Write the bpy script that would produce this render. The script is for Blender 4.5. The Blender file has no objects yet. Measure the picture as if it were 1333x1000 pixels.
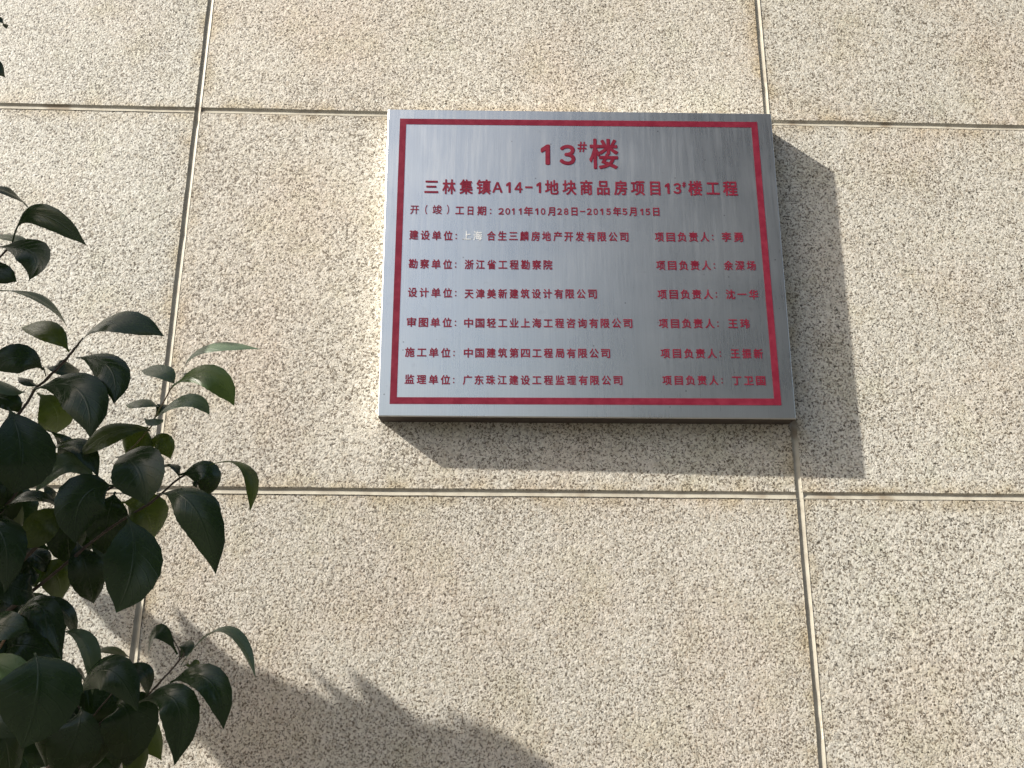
import bpy, math, random
from mathutils import Vector, Matrix, noise

scene = bpy.context.scene
COL = scene.collection

# ------------------------------------------------------------------ camera, sky, sun, exposure
cam_data = bpy.data.cameras.new('camera')
cam = bpy.data.objects.new('camera', cam_data)
COL.objects.link(cam)
cR = Vector((0.999517, -0.030726, 0.004592))
cU = Vector((-0.012585, -0.265309, 0.964081))
cF = Vector((0.028404, 0.963674, 0.265567))
M = Matrix((cR, cU, -cF)).transposed().to_4x4()
M.translation = Vector((0.45959, -1.17689, 1.44699))
cam.matrix_world = M
cam_data.sensor_width = 36.0
cam_data.lens = 36.0 * 1100.0 / 1333.0
cam_data.clip_start = 0.02
cam_data.clip_end = 3000.0
scene.camera = cam

SUN = Vector((0.1010, 0.0350, -0.0735)).normalized()      # direction in which the light travels
world = bpy.data.worlds.new('World')
scene.world = world
world.use_nodes = True
wn = world.node_tree
bg = wn.nodes['Background']
sky = wn.nodes.new('ShaderNodeTexSky')
sky.sky_type = 'NISHITA'
sky.sun_disc = False
sky.sun_elevation = math.asin(-SUN.z)
sky.sun_rotation = math.atan2(-SUN.x, -SUN.y)
sky.air_density = 1.0
sky.dust_density = 3.5
sky.ozone_density = 1.0
wn.links.new(sky.outputs[0], bg.inputs[0])
bg.inputs[1].default_value = 0.10

sun_data = bpy.data.lights.new('sun', 'SUN')
sun_data.energy = 4.9
sun_data.angle = math.radians(0.8)
sun_data.color = (1.0, 0.94, 0.85)
sun = bpy.data.objects.new('sun', sun_data)
COL.objects.link(sun)
sun.rotation_euler = SUN.to_track_quat('-Z', 'Y').to_euler()
sun.location = (-6, -3, 6)

scene.view_settings.view_transform = 'Standard'
scene.view_settings.look = 'None'
scene.view_settings.exposure = 0.69
scene.view_settings.gamma = 1.0
scene.view_settings.use_curve_mapping = False

PLAQUE = [[0.30119,2.19818],[0.89333,2.20123],[0.89133,1.71518],[0.30774,1.71348]]
BORDER = [[0.32016,2.18165],[0.87052,2.1858],[0.87205,1.73479],[0.32356,1.73138]]
LINES = [
[[["１",0.5354,0.5501,2.1236,0.0347],["３",0.564,0.5886,2.1237,0.0347]],3.0,"red"],
[[["＃",0.5915,0.6061,2.1377,0.0178]],1.3,"red"],
[[["楼",0.609,0.654,2.1251,0.0472]],2.4,"red"],
[[["三",0.3611,0.3822,2.0664,0.0224],["林",0.3878,0.4079,2.0666,0.0224],["集",0.4135,0.4337,2.0669,0.0224],["镇",0.4388,0.4606,2.0671,0.0224],["Ａ",0.4626,0.4783,2.0673,0.0224],["１",0.4832,0.4904,2.0675,0.0225],["４",0.4958,0.5081,2.0676,0.0225],["－",0.5117,0.5232,2.0677,0.0225],["１",0.5286,0.536,2.0679,0.0225],["地",0.5415,0.5624,2.068,0.0225],["块",0.5678,0.589,2.0683,0.0225],["商",0.5944,0.6133,2.0685,0.0225],["品",0.6198,0.639,2.0688,0.0225],["房",0.6454,0.6654,2.069,0.0225],["项",0.6708,0.6919,2.0692,0.0226],["目",0.6999,0.7156,2.0695,0.0226],["１",0.7222,0.7296,2.0696,0.0226],["３",0.735,0.7471,2.0698,0.0226]],1.35,"red"],
[[["＃",0.7484,0.7545,2.0763,0.0097]],0.8,"red"],
[[["楼",0.7574,0.7789,2.0702,0.0226],["工",0.785,0.8051,2.0705,0.0226],["程",0.8102,0.8324,2.0707,0.0226]],1.35,"red"],
[[["开",0.3414,0.3541,2.0285,0.0138],["（",0.3633,0.3667,2.0287,0.0138],["竣",0.3744,0.3885,2.029,0.0138],["）",0.3955,0.3989,2.0292,0.0138]],0.45,"red"],
[[["工",0.4081,0.4212,2.0284,0.0138],["日",0.4263,0.435,2.0283,0.0138],["期",0.4407,0.454,2.0282,0.0138],["：",0.4597,0.4615,2.0281,0.0138]],0.8,"red"],
[[["２",0.472,0.4805,2.028,0.0133],["０",0.4823,0.4897,2.0281,0.0133],["１",0.4922,0.4962,2.0282,0.0133],["１",0.5024,0.5067,2.0283,0.0133],["年",0.5098,0.5237,2.0285,0.0133],["１",0.5269,0.5315,2.0286,0.0133],["０",0.5351,0.542,2.0287,0.0133],["月",0.5454,0.5567,2.0289,0.0133],["２",0.5594,0.5668,2.029,0.0133],["８",0.5696,0.5764,2.0291,0.0133],["日",0.5807,0.59,2.0293,0.0133],["－",0.5936,0.6017,2.0294,0.0133],["２",0.6035,0.6114,2.0295,0.0133],["０",0.6136,0.6203,2.0296,0.0133],["１",0.6237,0.6282,2.0297,0.0133],["５",0.6327,0.6397,2.0298,0.0133],["年",0.6428,0.6552,2.03,0.0134],["５",0.6568,0.6642,2.0301,0.0134],["月",0.6669,0.6782,2.0303,0.0134],["１",0.6835,0.6879,2.0304,0.0134],["５",0.6913,0.6985,2.0305,0.0134],["日",0.7027,0.7125,2.0307,0.0134]],0.85,"red"],
[[["建",0.3414,0.3548,1.9876,0.014],["设",0.3581,0.3716,1.9874,0.014],["单",0.3749,0.3884,1.9871,0.014],["位",0.3918,0.4052,1.9869,0.014],["：",0.4094,0.4114,1.9867,0.014]],0.8,"red"],
[[["上",0.4193,0.4323,1.9878,0.014],["海",0.4356,0.4487,1.9876,0.014]],0.3,"ghost"],
[[["合",0.4556,0.4686,1.9877,0.014],["生",0.4718,0.4848,1.9878,0.0141],["三",0.4881,0.5011,1.9879,0.0141],["麟",0.5044,0.5174,1.988,0.0141],["房",0.5207,0.5338,1.9881,0.0141],["地",0.537,0.5501,1.9882,0.0141],["产",0.5534,0.5665,1.9883,0.0141],["开",0.5697,0.5828,1.9884,0.0141],["发",0.5861,0.5992,1.9885,0.0141],["有",0.6025,0.6156,1.9886,0.0141],["限",0.6188,0.632,1.9888,0.0141],["公",0.6352,0.6484,1.9889,0.0141],["司",0.6517,0.6648,1.989,0.0141]],0.8,"red"],
[[["项",0.7038,0.7173,1.9896,0.0141],["目",0.7206,0.7341,1.9898,0.0141],["负",0.7375,0.751,1.9901,0.0141],["责",0.7544,0.7679,1.9903,0.0142],["人",0.7712,0.7847,1.9906,0.0142],["：",0.789,0.7911,1.9907,0.0142]],0.8,"red"],
[[["李",0.8034,0.8176,1.9911,0.0142],["勇",0.8211,0.8354,1.9911,0.0142]],0.8,"red"],
[[["勘",0.342,0.3554,1.9419,0.0137],["察",0.3587,0.372,1.9418,0.0137],["单",0.3754,0.3888,1.9416,0.0138],["位",0.3921,0.4055,1.9415,0.0137],["：",0.4096,0.4116,1.9414,0.0138]],0.8,"red"],
[[["浙",0.4236,0.4367,1.9417,0.0138],["江",0.44,0.4531,1.9419,0.0138],["省",0.4564,0.4695,1.942,0.0138],["工",0.4728,0.486,1.9422,0.0138],["程",0.4892,0.5024,1.9423,0.0138],["勘",0.5057,0.5189,1.9425,0.0138],["察",0.5222,0.5353,1.9426,0.0138],["院",0.5386,0.5518,1.9428,0.0138]],0.8,"red"],
[[["项",0.704,0.7174,1.9443,0.0139],["目",0.7208,0.7342,1.9445,0.0139],["负",0.7376,0.751,1.9447,0.0139],["责",0.7544,0.7678,1.9449,0.0139],["人",0.7712,0.7846,1.9451,0.0139],["：",0.7888,0.7909,1.9452,0.0139]],0.8,"red"],
[[["余",0.8038,0.8172,1.9455,0.0139],["深",0.8206,0.8341,1.9456,0.0139],["场",0.8374,0.851,1.9457,0.0139]],0.8,"red"],
[[["设",0.3427,0.3561,1.8973,0.0135],["计",0.3595,0.3729,1.8972,0.0135],["单",0.3763,0.3898,1.8971,0.0135],["位",0.3932,0.4066,1.897,0.0135],["：",0.4107,0.4127,1.8969,0.0135]],0.8,"red"],
[[["天",0.4245,0.4374,1.8963,0.0135],["津",0.4406,0.4535,1.8964,0.0135],["美",0.4568,0.4697,1.8966,0.0135],["新",0.473,0.4859,1.8968,0.0135],["建",0.4892,0.5021,1.897,0.0135],["筑",0.5054,0.5183,1.8972,0.0135],["设",0.5216,0.5346,1.8974,0.0135],["计",0.5378,0.5508,1.8976,0.0136],["有",0.5541,0.5671,1.8977,0.0135],["限",0.5703,0.5833,1.8979,0.0135],["公",0.5866,0.5996,1.8981,0.0136],["司",0.6029,0.6159,1.8983,0.0136]],0.8,"red"],
[[["项",0.7042,0.7176,1.8989,0.0136],["目",0.7209,0.7344,1.8991,0.0136],["负",0.7377,0.7512,1.8993,0.0136],["责",0.7545,0.768,1.8995,0.0136],["人",0.7713,0.7848,1.8997,0.0136],["：",0.789,0.791,1.8999,0.0136]],0.8,"red"],
[[["沈",0.8038,0.8174,1.9001,0.0136],["一",0.8207,0.8343,1.9002,0.0136],["华",0.8376,0.8512,1.9003,0.0136]],0.8,"red"],
[[["审",0.3427,0.3563,1.8518,0.0132],["图",0.3597,0.3733,1.8518,0.0132],["单",0.3767,0.3902,1.8517,0.0132],["位",0.3936,0.4072,1.8517,0.0132],["：",0.4113,0.4133,1.8516,0.0132]],0.8,"red"],
[[["中",0.4246,0.4375,1.8516,0.0132],["国",0.4408,0.4538,1.8517,0.0132],["轻",0.457,0.47,1.8519,0.0133],["工",0.4733,0.4863,1.852,0.0133],["业",0.4896,0.5026,1.8522,0.0133],["上",0.5058,0.5189,1.8523,0.0133],["海",0.5221,0.5352,1.8525,0.0133],["工",0.5384,0.5515,1.8526,0.0133],["程",0.5548,0.5678,1.8528,0.0133],["咨",0.5711,0.5842,1.853,0.0133],["询",0.5874,0.6005,1.8531,0.0133],["有",0.6038,0.6169,1.8533,0.0133],["限",0.6202,0.6333,1.8534,0.0133],["公",0.6366,0.6497,1.8536,0.0133],["司",0.653,0.6661,1.8537,0.0133]],0.8,"red"],
[[["项",0.7041,0.7174,1.8542,0.0133],["目",0.7208,0.7342,1.8543,0.0133],["负",0.7375,0.7509,1.8545,0.0133],["责",0.7542,0.7676,1.8546,0.0134],["人",0.771,0.7844,1.8548,0.0134],["：",0.7885,0.7905,1.8549,0.0134]],0.8,"red"],
[[["王",0.8044,0.8182,1.8551,0.0134],["玮",0.8216,0.8354,1.8552,0.0134]],0.8,"red"],
[[["施",0.342,0.3556,1.8068,0.013],["工",0.359,0.3725,1.8067,0.013],["单",0.3759,0.3894,1.8066,0.013],["位",0.3928,0.4064,1.8064,0.013],["：",0.4104,0.4123,1.8063,0.013]],0.8,"red"],
[[["中",0.425,0.4379,1.8067,0.013],["国",0.4412,0.4541,1.8069,0.013],["建",0.4573,0.4703,1.807,0.013],["筑",0.4735,0.4865,1.8071,0.013],["第",0.4897,0.5027,1.8072,0.013],["四",0.5059,0.5189,1.8074,0.013],["工",0.5222,0.5352,1.8075,0.013],["程",0.5384,0.5514,1.8076,0.013],["局",0.5547,0.5677,1.8078,0.013],["有",0.5709,0.584,1.8079,0.013],["限",0.5872,0.6003,1.808,0.013],["公",0.6035,0.6166,1.8081,0.013],["司",0.6198,0.6329,1.8083,0.013]],0.8,"red"],
[[["项",0.7048,0.7182,1.809,0.0131],["目",0.7215,0.7349,1.8092,0.0131],["负",0.7382,0.7516,1.8093,0.0131],["责",0.755,0.7684,1.8094,0.0131],["人",0.7717,0.7851,1.8096,0.0131],["：",0.7892,0.7912,1.8097,0.0131]],0.8,"red"],
[[["王",0.8049,0.8182,1.8099,0.0131],["振",0.8215,0.8347,1.81,0.0131],["新",0.838,0.8513,1.8101,0.0131]],0.8,"red"],
[[["监",0.3431,0.3565,1.7671,0.0127],["理",0.3599,0.3733,1.7669,0.0127],["单",0.3767,0.3901,1.7668,0.0127],["位",0.3934,0.4069,1.7667,0.0127],["：",0.4108,0.4128,1.7666,0.0127]],0.8,"red"],
[[["广",0.4246,0.4376,1.7669,0.0128],["东",0.4408,0.4538,1.767,0.0128],["珠",0.457,0.47,1.7672,0.0128],["江",0.4732,0.4862,1.7673,0.0128],["建",0.4895,0.5025,1.7674,0.0128],["设",0.5057,0.5187,1.7675,0.0128],["工",0.522,0.535,1.7677,0.0128],["程",0.5383,0.5513,1.7678,0.0128],["监",0.5546,0.5676,1.7679,0.0128],["理",0.5709,0.5839,1.7681,0.0128],["有",0.5872,0.6003,1.7682,0.0128],["限",0.6035,0.6166,1.7683,0.0128],["公",0.6199,0.633,1.7684,0.0128],["司",0.6362,0.6493,1.7686,0.0128]],0.8,"red"],
[[["项",0.7057,0.7189,1.7693,0.0129],["目",0.7222,0.7355,1.7694,0.0129],["负",0.7388,0.752,1.7696,0.0129],["责",0.7554,0.7686,1.7698,0.0129],["人",0.772,0.7852,1.7699,0.0129],["：",0.7893,0.7913,1.7701,0.0129]],0.8,"red"],
[[["丁",0.8045,0.8181,1.7701,0.0129],["卫",0.8215,0.8351,1.7702,0.0129],["国",0.8385,0.8521,1.7703,0.0129]],0.8,"red"]]
LEAVES = [
[[0.0637,-0.5193,1.739],[0.0911,-0.5425,1.7592],[0.1355,-0.5406,1.7333],0.0178,[-0.294,-0.928,-0.229],"d"],
[[0.0125,-0.513,1.797],[0.0473,-0.5169,1.7935],[0.0554,-0.4915,1.7894],0.0191,[0.4,-0.535,0.744],"d"],
[[0.0509,-0.5192,1.7401],[0.0884,-0.5318,1.7296],[0.0895,-0.5318,1.7063],0.0246,[-0.02,-0.944,0.329],"d"],
[[0.0566,-0.4918,1.7528],[0.0522,-0.4971,1.7575],[0.0227,-0.4844,1.7672],0.0175,[0.232,-0.527,0.817],"p"],
[[0.0225,-0.5145,1.7259],[0.0549,-0.5252,1.7171],[0.0741,-0.5217,1.7088],0.0176,[-0.082,-0.983,0.166],"d"],
[[0.0478,-0.5185,1.7002],[0.0935,-0.524,1.6942],[0.1073,-0.4929,1.6762],0.0165,[0.489,-0.42,0.765],"p"],
[[0.0107,-0.5504,1.9326],[0.0393,-0.5582,1.9295],[0.0461,-0.5501,1.9278],0.0105,[0.066,-0.9,0.432],"d"],
[[0.011,-0.5434,1.9074],[0.0355,-0.5493,1.8962],[0.0453,-0.5391,1.888],0.0144,[0.258,-0.933,0.25],"d"],
[[0.1124,-0.4981,1.657],[0.0941,-0.5018,1.6742],[0.0555,-0.4732,1.6856],0.0183,[-0.149,-0.873,0.463],"b"],
[[0.1163,-0.4976,1.6545],[0.1531,-0.5228,1.6757],[0.1988,-0.5232,1.6632],0.023,[-0.298,-0.769,0.565],"d"],
[[0.1182,-0.497,1.6521],[0.1537,-0.5132,1.6398],[0.1632,-0.5173,1.6082],0.0246,[0.009,-0.904,0.428],"d"],
[[0.0969,-0.5032,1.6394],[0.0848,-0.5194,1.6447],[0.0636,-0.5214,1.6336],0.0234,[0.479,-0.878,0.006],"d"],
[[0.0765,-0.4649,1.6531],[0.0917,-0.466,1.6516],[0.0974,-0.4456,1.6562],0.0165,[0.569,-0.689,0.449],"d"],
[[0.0886,-0.4898,1.6293],[0.0829,-0.4964,1.6313],[0.0707,-0.4913,1.6365],0.01,[0.34,-0.606,0.719],"d"],
[[0.0943,-0.5086,1.6216],[0.1394,-0.5282,1.6163],[0.154,-0.5296,1.5782],0.0323,[-0.11,-0.945,0.307],"d"],
[[0.0755,-0.4685,1.6288],[0.0923,-0.4668,1.6139],[0.0807,-0.4397,1.5989],0.0293,[0.795,-0.5,-0.344],"b"],
[[0.0766,-0.4882,1.6249],[0.0662,-0.496,1.626],[0.044,-0.491,1.6383],0.0149,[0.334,-0.658,0.675],"p"],
[[0.0338,-0.4755,1.6211],[0.0593,-0.4835,1.6193],[0.0662,-0.4735,1.61],0.0165,[0.149,-0.953,0.264],"d"],
[[0.0849,-0.524,1.6031],[0.1053,-0.5324,1.5682],[0.0999,-0.5264,1.535],0.0434,[0.506,-0.851,0.141],"d"],
[[0.1807,-0.4828,1.5941],[0.1574,-0.4978,1.5893],[0.1308,-0.4955,1.57],0.0216,[-0.001,-0.884,0.467],"b"],
[[0.1747,-0.4737,1.5993],[0.167,-0.4751,1.5884],[0.1528,-0.4552,1.5723],0.0316,[-0.179,-0.873,-0.453],"b"],
[[0.0806,-0.4711,1.5623],[0.1225,-0.4933,1.5791],[0.1471,-0.4914,1.5533],0.0191,[-0.075,-0.6,0.796],"d"],
[[0.142,-0.4799,1.5501],[0.1248,-0.4985,1.5625],[0.1019,-0.4967,1.5398],0.0199,[0.256,-0.87,0.423],"p"],
[[0.087,-0.4583,1.5528],[0.0966,-0.4626,1.5446],[0.0969,-0.4538,1.5355],0.0097,[0.731,-0.634,0.253],"d"],
[[0.1209,-0.4836,1.5282],[0.0987,-0.4981,1.5347],[0.0693,-0.4902,1.5197],0.019,[-0.057,-0.59,0.806],"d"],
[[0.0403,-0.4379,1.5213],[0.0566,-0.4436,1.5267],[0.061,-0.427,1.5174],0.0122,[0.433,-0.574,0.695],"d"],
[[0.1115,-0.4636,1.5318],[0.0988,-0.4714,1.517],[0.0831,-0.4641,1.499],0.025,[0.129,-0.987,-0.097],"b"],
[[0.062,-0.4994,1.5162],[0.0922,-0.5132,1.5034],[0.0957,-0.5063,1.4626],0.028,[0.425,-0.825,0.373],"d"],
[[0.1596,-0.4901,1.5474],[0.1424,-0.5022,1.5345],[0.139,-0.4973,1.5004],0.0364,[0.302,-0.953,0.013],"d"],
[[0.1561,-0.486,1.5707],[0.1798,-0.4992,1.561],[0.1897,-0.4968,1.5308],0.039,[0.112,-0.931,0.346],"d"],
[[0.1529,-0.4562,1.5382],[0.1758,-0.4599,1.529],[0.1726,-0.4371,1.5043],0.0347,[0.628,-0.775,-0.072],"b"],
[[0.1752,-0.4941,1.5225],[0.1892,-0.5063,1.4872],[0.1802,-0.5049,1.4484],0.0391,[0.447,-0.88,0.158],"d"],
[[0.1159,-0.4463,1.5063],[0.127,-0.4469,1.483],[0.1262,-0.4224,1.4561],0.0267,[0.686,-0.701,-0.193],"d"],
[[0.0774,-0.4286,1.4836],[0.0954,-0.4326,1.4797],[0.093,-0.4116,1.458],0.0265,[0.756,-0.654,0.027],"b"],
[[0.0853,-0.438,1.4794],[0.0797,-0.444,1.4778],[0.0648,-0.4347,1.4693],0.0194,[-0.231,-0.961,0.155],"d"],
[[0.0448,-0.4467,1.4775],[0.0751,-0.4538,1.4682],[0.087,-0.4436,1.4617],0.0271,[0.225,-0.875,0.429],"d"],
[[0.2006,-0.4934,1.6304],[0.1907,-0.4968,1.6399],[0.1642,-0.4763,1.6475],0.0158,[-0.064,-0.771,0.634],"p"],
[[0.1994,-0.4841,1.6343],[0.2074,-0.4888,1.6411],[0.2081,-0.4773,1.6464],0.01,[-0.093,-0.838,0.538],"d"],
[[0.2063,-0.4944,1.6335],[0.2276,-0.5185,1.6541],[0.2768,-0.5228,1.6535],0.0153,[-0.441,-0.686,0.579],"p"],
[[0.2018,-0.5029,1.6271],[0.2358,-0.518,1.6318],[0.2558,-0.51,1.6093],0.0195,[-0.088,-0.988,0.127],"l"],
[[0.1806,-0.4848,1.6015],[0.2151,-0.502,1.6152],[0.2328,-0.4975,1.6043],0.0139,[-0.227,-0.813,0.536],"p"],
[[0.1868,-0.4782,1.6143],[0.1729,-0.4832,1.6182],[0.1509,-0.4681,1.619],0.0129,[-0.086,-0.654,0.752],"p"],
[[0.1792,-0.4757,1.6062],[0.1866,-0.4809,1.6136],[0.1895,-0.4692,1.6192],0.011,[0.025,-0.902,0.431],"d"],
[[0.1755,-0.4854,1.6039],[0.1854,-0.4903,1.5996],[0.1914,-0.4857,1.6033],0.0089,[0.009,-0.786,0.619],"p"],
[[0.173,-0.4692,1.5831],[0.1883,-0.4771,1.5863],[0.1938,-0.4671,1.5732],0.016,[0.185,-0.965,0.185],"b"],
[[0.2053,-0.4739,1.5592],[0.2292,-0.4814,1.5582],[0.2247,-0.4691,1.5397],0.0233,[0.319,-0.944,0.085],"d"],
[[0.2314,-0.4867,1.565],[0.2683,-0.5025,1.5614],[0.272,-0.4979,1.5259],0.0147,[0.581,-0.389,0.715],"b"],
[[0.2054,-0.4721,1.5525],[0.2025,-0.4789,1.5661],[0.1848,-0.4648,1.5657],0.0115,[0.377,-0.424,0.823],"d"],
[[0.1967,-0.4893,1.5405],[0.2302,-0.5056,1.5288],[0.249,-0.4943,1.4777],0.0298,[0.17,-0.961,0.218],"d"],
[[0.2032,-0.4602,1.5472],[0.2267,-0.4668,1.5368],[0.2301,-0.4516,1.513],0.0194,[0.595,-0.754,0.279],"d"],
[[0.2089,-0.445,1.4161],[0.1943,-0.4531,1.4342],[0.1811,-0.4335,1.4149],0.013,[-0.337,-0.756,0.562],"d"],
[[0.2041,-0.4333,1.412],[0.212,-0.4388,1.4201],[0.2112,-0.4273,1.4271],0.0133,[-0.236,-0.86,0.453],"d"],
[[0.2122,-0.4427,1.4077],[0.2519,-0.4682,1.4347],[0.2785,-0.4629,1.3985],0.0139,[0.03,-0.331,0.943],"p"],
[[0.2063,-0.4213,1.4059],[0.2163,-0.4245,1.4055],[0.2127,-0.4067,1.3896],0.0128,[0.947,-0.305,0.099],"b"],
[[0.2067,-0.4493,1.3945],[0.2433,-0.4676,1.3976],[0.2565,-0.4623,1.3609],0.0218,[0.045,-0.908,0.417],"d"],
[[0.1844,-0.4549,1.3793],[0.2218,-0.473,1.3816],[0.2222,-0.4646,1.3353],0.0271,[0.239,-0.885,0.4],"d"],
[[0.1837,-0.4342,1.3797],[0.1838,-0.4481,1.4025],[0.1571,-0.4387,1.3989],0.0145,[0.49,-0.703,0.515],"d"],
[[0.1586,-0.4329,1.3778],[0.174,-0.4401,1.3668],[0.1687,-0.4191,1.3264],0.0408,[0.572,-0.814,-0.106],"d"],
[[0.1724,-0.4151,1.3492],[0.1761,-0.4202,1.3353],[0.1692,-0.4032,1.3063],0.019,[0.647,-0.721,-0.248],"b"],
[[0.077,-0.4567,1.435],[0.1093,-0.478,1.4529],[0.1293,-0.4727,1.4124],0.0191,[0.047,-0.76,0.648],"d"],
[[0.0819,-0.4431,1.4605],[0.1121,-0.4514,1.4532],[0.1212,-0.4355,1.4288],0.014,[0.559,-0.626,0.543],"d"],
[[0.1115,-0.4467,1.4326],[0.1402,-0.4586,1.4247],[0.1444,-0.4448,1.3847],0.0152,[0.651,-0.631,0.422],"p"],
[[0.1321,-0.4325,1.4166],[0.1519,-0.4415,1.4194],[0.1659,-0.4325,1.413],0.01,[0.091,-0.505,0.858],"b"],
[[0.1348,-0.4295,1.4055],[0.1538,-0.4379,1.4072],[0.166,-0.4305,1.4057],0.0117,[-0.026,-0.669,0.743],"d"],
[[0.1096,-0.4247,1.3907],[0.1252,-0.4352,1.4034],[0.1325,-0.424,1.3859],0.01,[0.197,-0.447,0.873],"d"],
[[0.1369,-0.4544,1.3826],[0.1676,-0.4773,1.4059],[0.1939,-0.4746,1.3745],0.0277,[-0.246,-0.867,0.433],"d"],
[[0.0815,-0.5178,1.4305],[0.1105,-0.5329,1.4389],[0.1314,-0.531,1.4352],0.0211,[-0.27,-0.894,0.357],"d"],
[[0.0939,-0.5347,1.4153],[0.1254,-0.5473,1.4119],[0.1469,-0.5422,1.3989],0.0174,[0.053,-0.833,0.551],"l"],
[[0.1508,-0.5589,1.4216],[0.1626,-0.57,1.3977],[0.1536,-0.5631,1.3611],0.0496,[0.438,-0.895,0.082],"d"],
[[0.1352,-0.442,1.3757],[0.1362,-0.4465,1.3533],[0.1143,-0.4258,1.319],0.0389,[0.116,-0.943,-0.312],"d"],
[[0.07,-0.4582,1.3659],[0.0906,-0.4661,1.3557],[0.0898,-0.4444,1.3139],0.028,[0.646,-0.762,0.044],"d"],
[[0.1022,-0.4304,1.3745],[0.1217,-0.4354,1.3634],[0.1337,-0.4288,1.3656],0.02,[0.187,-0.839,0.511],"d"],
[[0.066,-0.4199,1.4533],[0.0547,-0.4268,1.4469],[0.0271,-0.4117,1.4279],0.0209,[-0.164,-0.984,-0.066],"d"],
[[0.0621,-0.4328,1.5006],[0.0824,-0.4391,1.4939],[0.0885,-0.4284,1.4818],0.0181,[0.476,-0.724,0.5],"d"],
[[0.0275,-0.4066,1.4468],[0.0567,-0.4129,1.428],[0.0613,-0.3935,1.3958],0.0337,[0.558,-0.814,0.161],"d"],
[[0.081,-0.3977,1.4087],[0.0962,-0.4014,1.384],[0.1148,-0.3864,1.364],0.0337,[0.529,-0.827,0.191],"d"],
[[0.0484,-0.3843,1.3637],[0.081,-0.3937,1.3525],[0.1021,-0.3736,1.3192],0.0404,[0.431,-0.845,0.316],"d"],
[[0.0386,-0.4451,1.5478],[0.058,-0.4508,1.5342],[0.062,-0.4354,1.5101],0.0197,[0.731,-0.615,0.295],"b"],
[[0.1037,-0.4541,1.5734],[0.094,-0.4604,1.5721],[0.0774,-0.455,1.5796],0.0151,[0.133,-0.89,0.435],"b"],
[[0.1546,-0.3876,1.3642],[0.1715,-0.394,1.3526],[0.1816,-0.3778,1.326],0.0202,[0.514,-0.845,0.146],"b"],
[[0.1107,-0.4456,1.5418],[0.1079,-0.4483,1.5156],[0.1061,-0.4307,1.4882],0.0306,[0.575,-0.774,-0.265],"d"],
[[0.1433,-0.4483,1.5483],[0.1413,-0.4509,1.522],[0.1341,-0.4338,1.4965],0.0319,[0.208,-0.932,-0.298],"d"],
[[0.156,-0.4557,1.5736],[0.1685,-0.4624,1.5725],[0.179,-0.4543,1.5661],0.0226,[0.096,-0.989,0.11],"d"],
[[0.1256,-0.4061,1.3968],[0.1496,-0.4107,1.3757],[0.1394,-0.3926,1.3463],0.0332,[0.582,-0.811,-0.058],"d"],
[[0.1128,-0.4234,1.3858],[0.1121,-0.4279,1.3625],[0.0977,-0.406,1.3244],0.0388,[0.191,-0.931,-0.311],"d"],
[[0.0424,-0.4348,1.51],[0.0613,-0.4403,1.4905],[0.0529,-0.4195,1.4532],0.0292,[0.634,-0.768,-0.09],"d"],
[[0.047,-0.4071,1.409],[0.0647,-0.4202,1.422],[0.0927,-0.4103,1.4155],0.0289,[-0.117,-0.921,0.371],"d"],
[[0.1242,-0.408,1.3663],[0.1352,-0.4131,1.349],[0.1249,-0.3943,1.3165],0.0328,[0.571,-0.794,-0.21],"d"],
[[0.0837,-0.4604,1.5985],[0.1043,-0.4645,1.5813],[0.0842,-0.45,1.5607],0.0171,[0.915,-0.392,-0.096],"d"],
[[0.0441,-0.4621,1.5713],[0.0629,-0.4657,1.5451],[0.0513,-0.4469,1.5153],0.0206,[0.756,-0.65,-0.079],"d"],
[[0.0637,-0.4644,1.389],[0.0931,-0.4713,1.3756],[0.1177,-0.4652,1.3863],0.0366,[0.001,-0.955,0.298],"d"],
[[0.0131,-0.4203,1.6064],[0.0156,-0.4256,1.5779],[0.0068,-0.4156,1.5524],0.0215,[0.499,-0.856,-0.133],"d"],
[[0.0366,-0.4201,1.5857],[0.0377,-0.4262,1.5625],[0.0202,-0.4179,1.5416],0.0319,[0.242,-0.961,-0.138],"d"],
[[0.0292,-0.4129,1.5661],[0.0458,-0.419,1.5423],[0.0468,-0.4112,1.5205],0.0317,[0.666,-0.709,0.231],"d"],
[[0.0185,-0.4218,1.5442],[0.0292,-0.4275,1.5149],[0.0347,-0.417,1.4875],0.0317,[0.655,-0.745,0.124],"d"],
[[0.0346,-0.4059,1.526],[0.0585,-0.4125,1.4973],[0.0642,-0.4018,1.47],0.0312,[0.549,-0.803,0.231],"d"],
[[0.0453,-0.4062,1.5058],[0.0288,-0.4131,1.4827],[0.0109,-0.4032,1.4607],0.033,[0.145,-0.974,-0.175],"d"],
[[0.0328,-0.3963,1.4864],[0.039,-0.4023,1.4618],[0.0397,-0.3935,1.4378],0.029,[0.713,-0.699,0.061],"d"],
[[0.0318,-0.3711,1.4672],[0.0637,-0.3799,1.4467],[0.0791,-0.3716,1.4263],0.0296,[0.25,-0.921,0.3],"d"],
[[0.0352,-0.3743,1.4469],[0.065,-0.3828,1.4241],[0.0841,-0.3734,1.401],0.0258,[0.489,-0.71,0.507],"d"],
[[0.0208,-0.3596,1.4267],[0.0139,-0.3674,1.4097],[-0.009,-0.3596,1.3921],0.0242,[-0.038,-0.999,0.033],"d"],
[[0.0313,-0.3581,1.4066],[0.0325,-0.3647,1.3858],[0.0201,-0.3564,1.3641],0.0226,[0.122,-0.99,-0.072],"d"],
[[0.017,-0.3487,1.3862],[0.0201,-0.355,1.3598],[0.0056,-0.3438,1.3319],0.0316,[-0.066,-0.995,-0.076],"d"],
[[0.0397,-0.3688,1.3685],[0.0455,-0.3755,1.3484],[0.0539,-0.3682,1.3268],0.0267,[0.686,-0.692,0.224],"d"],
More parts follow.
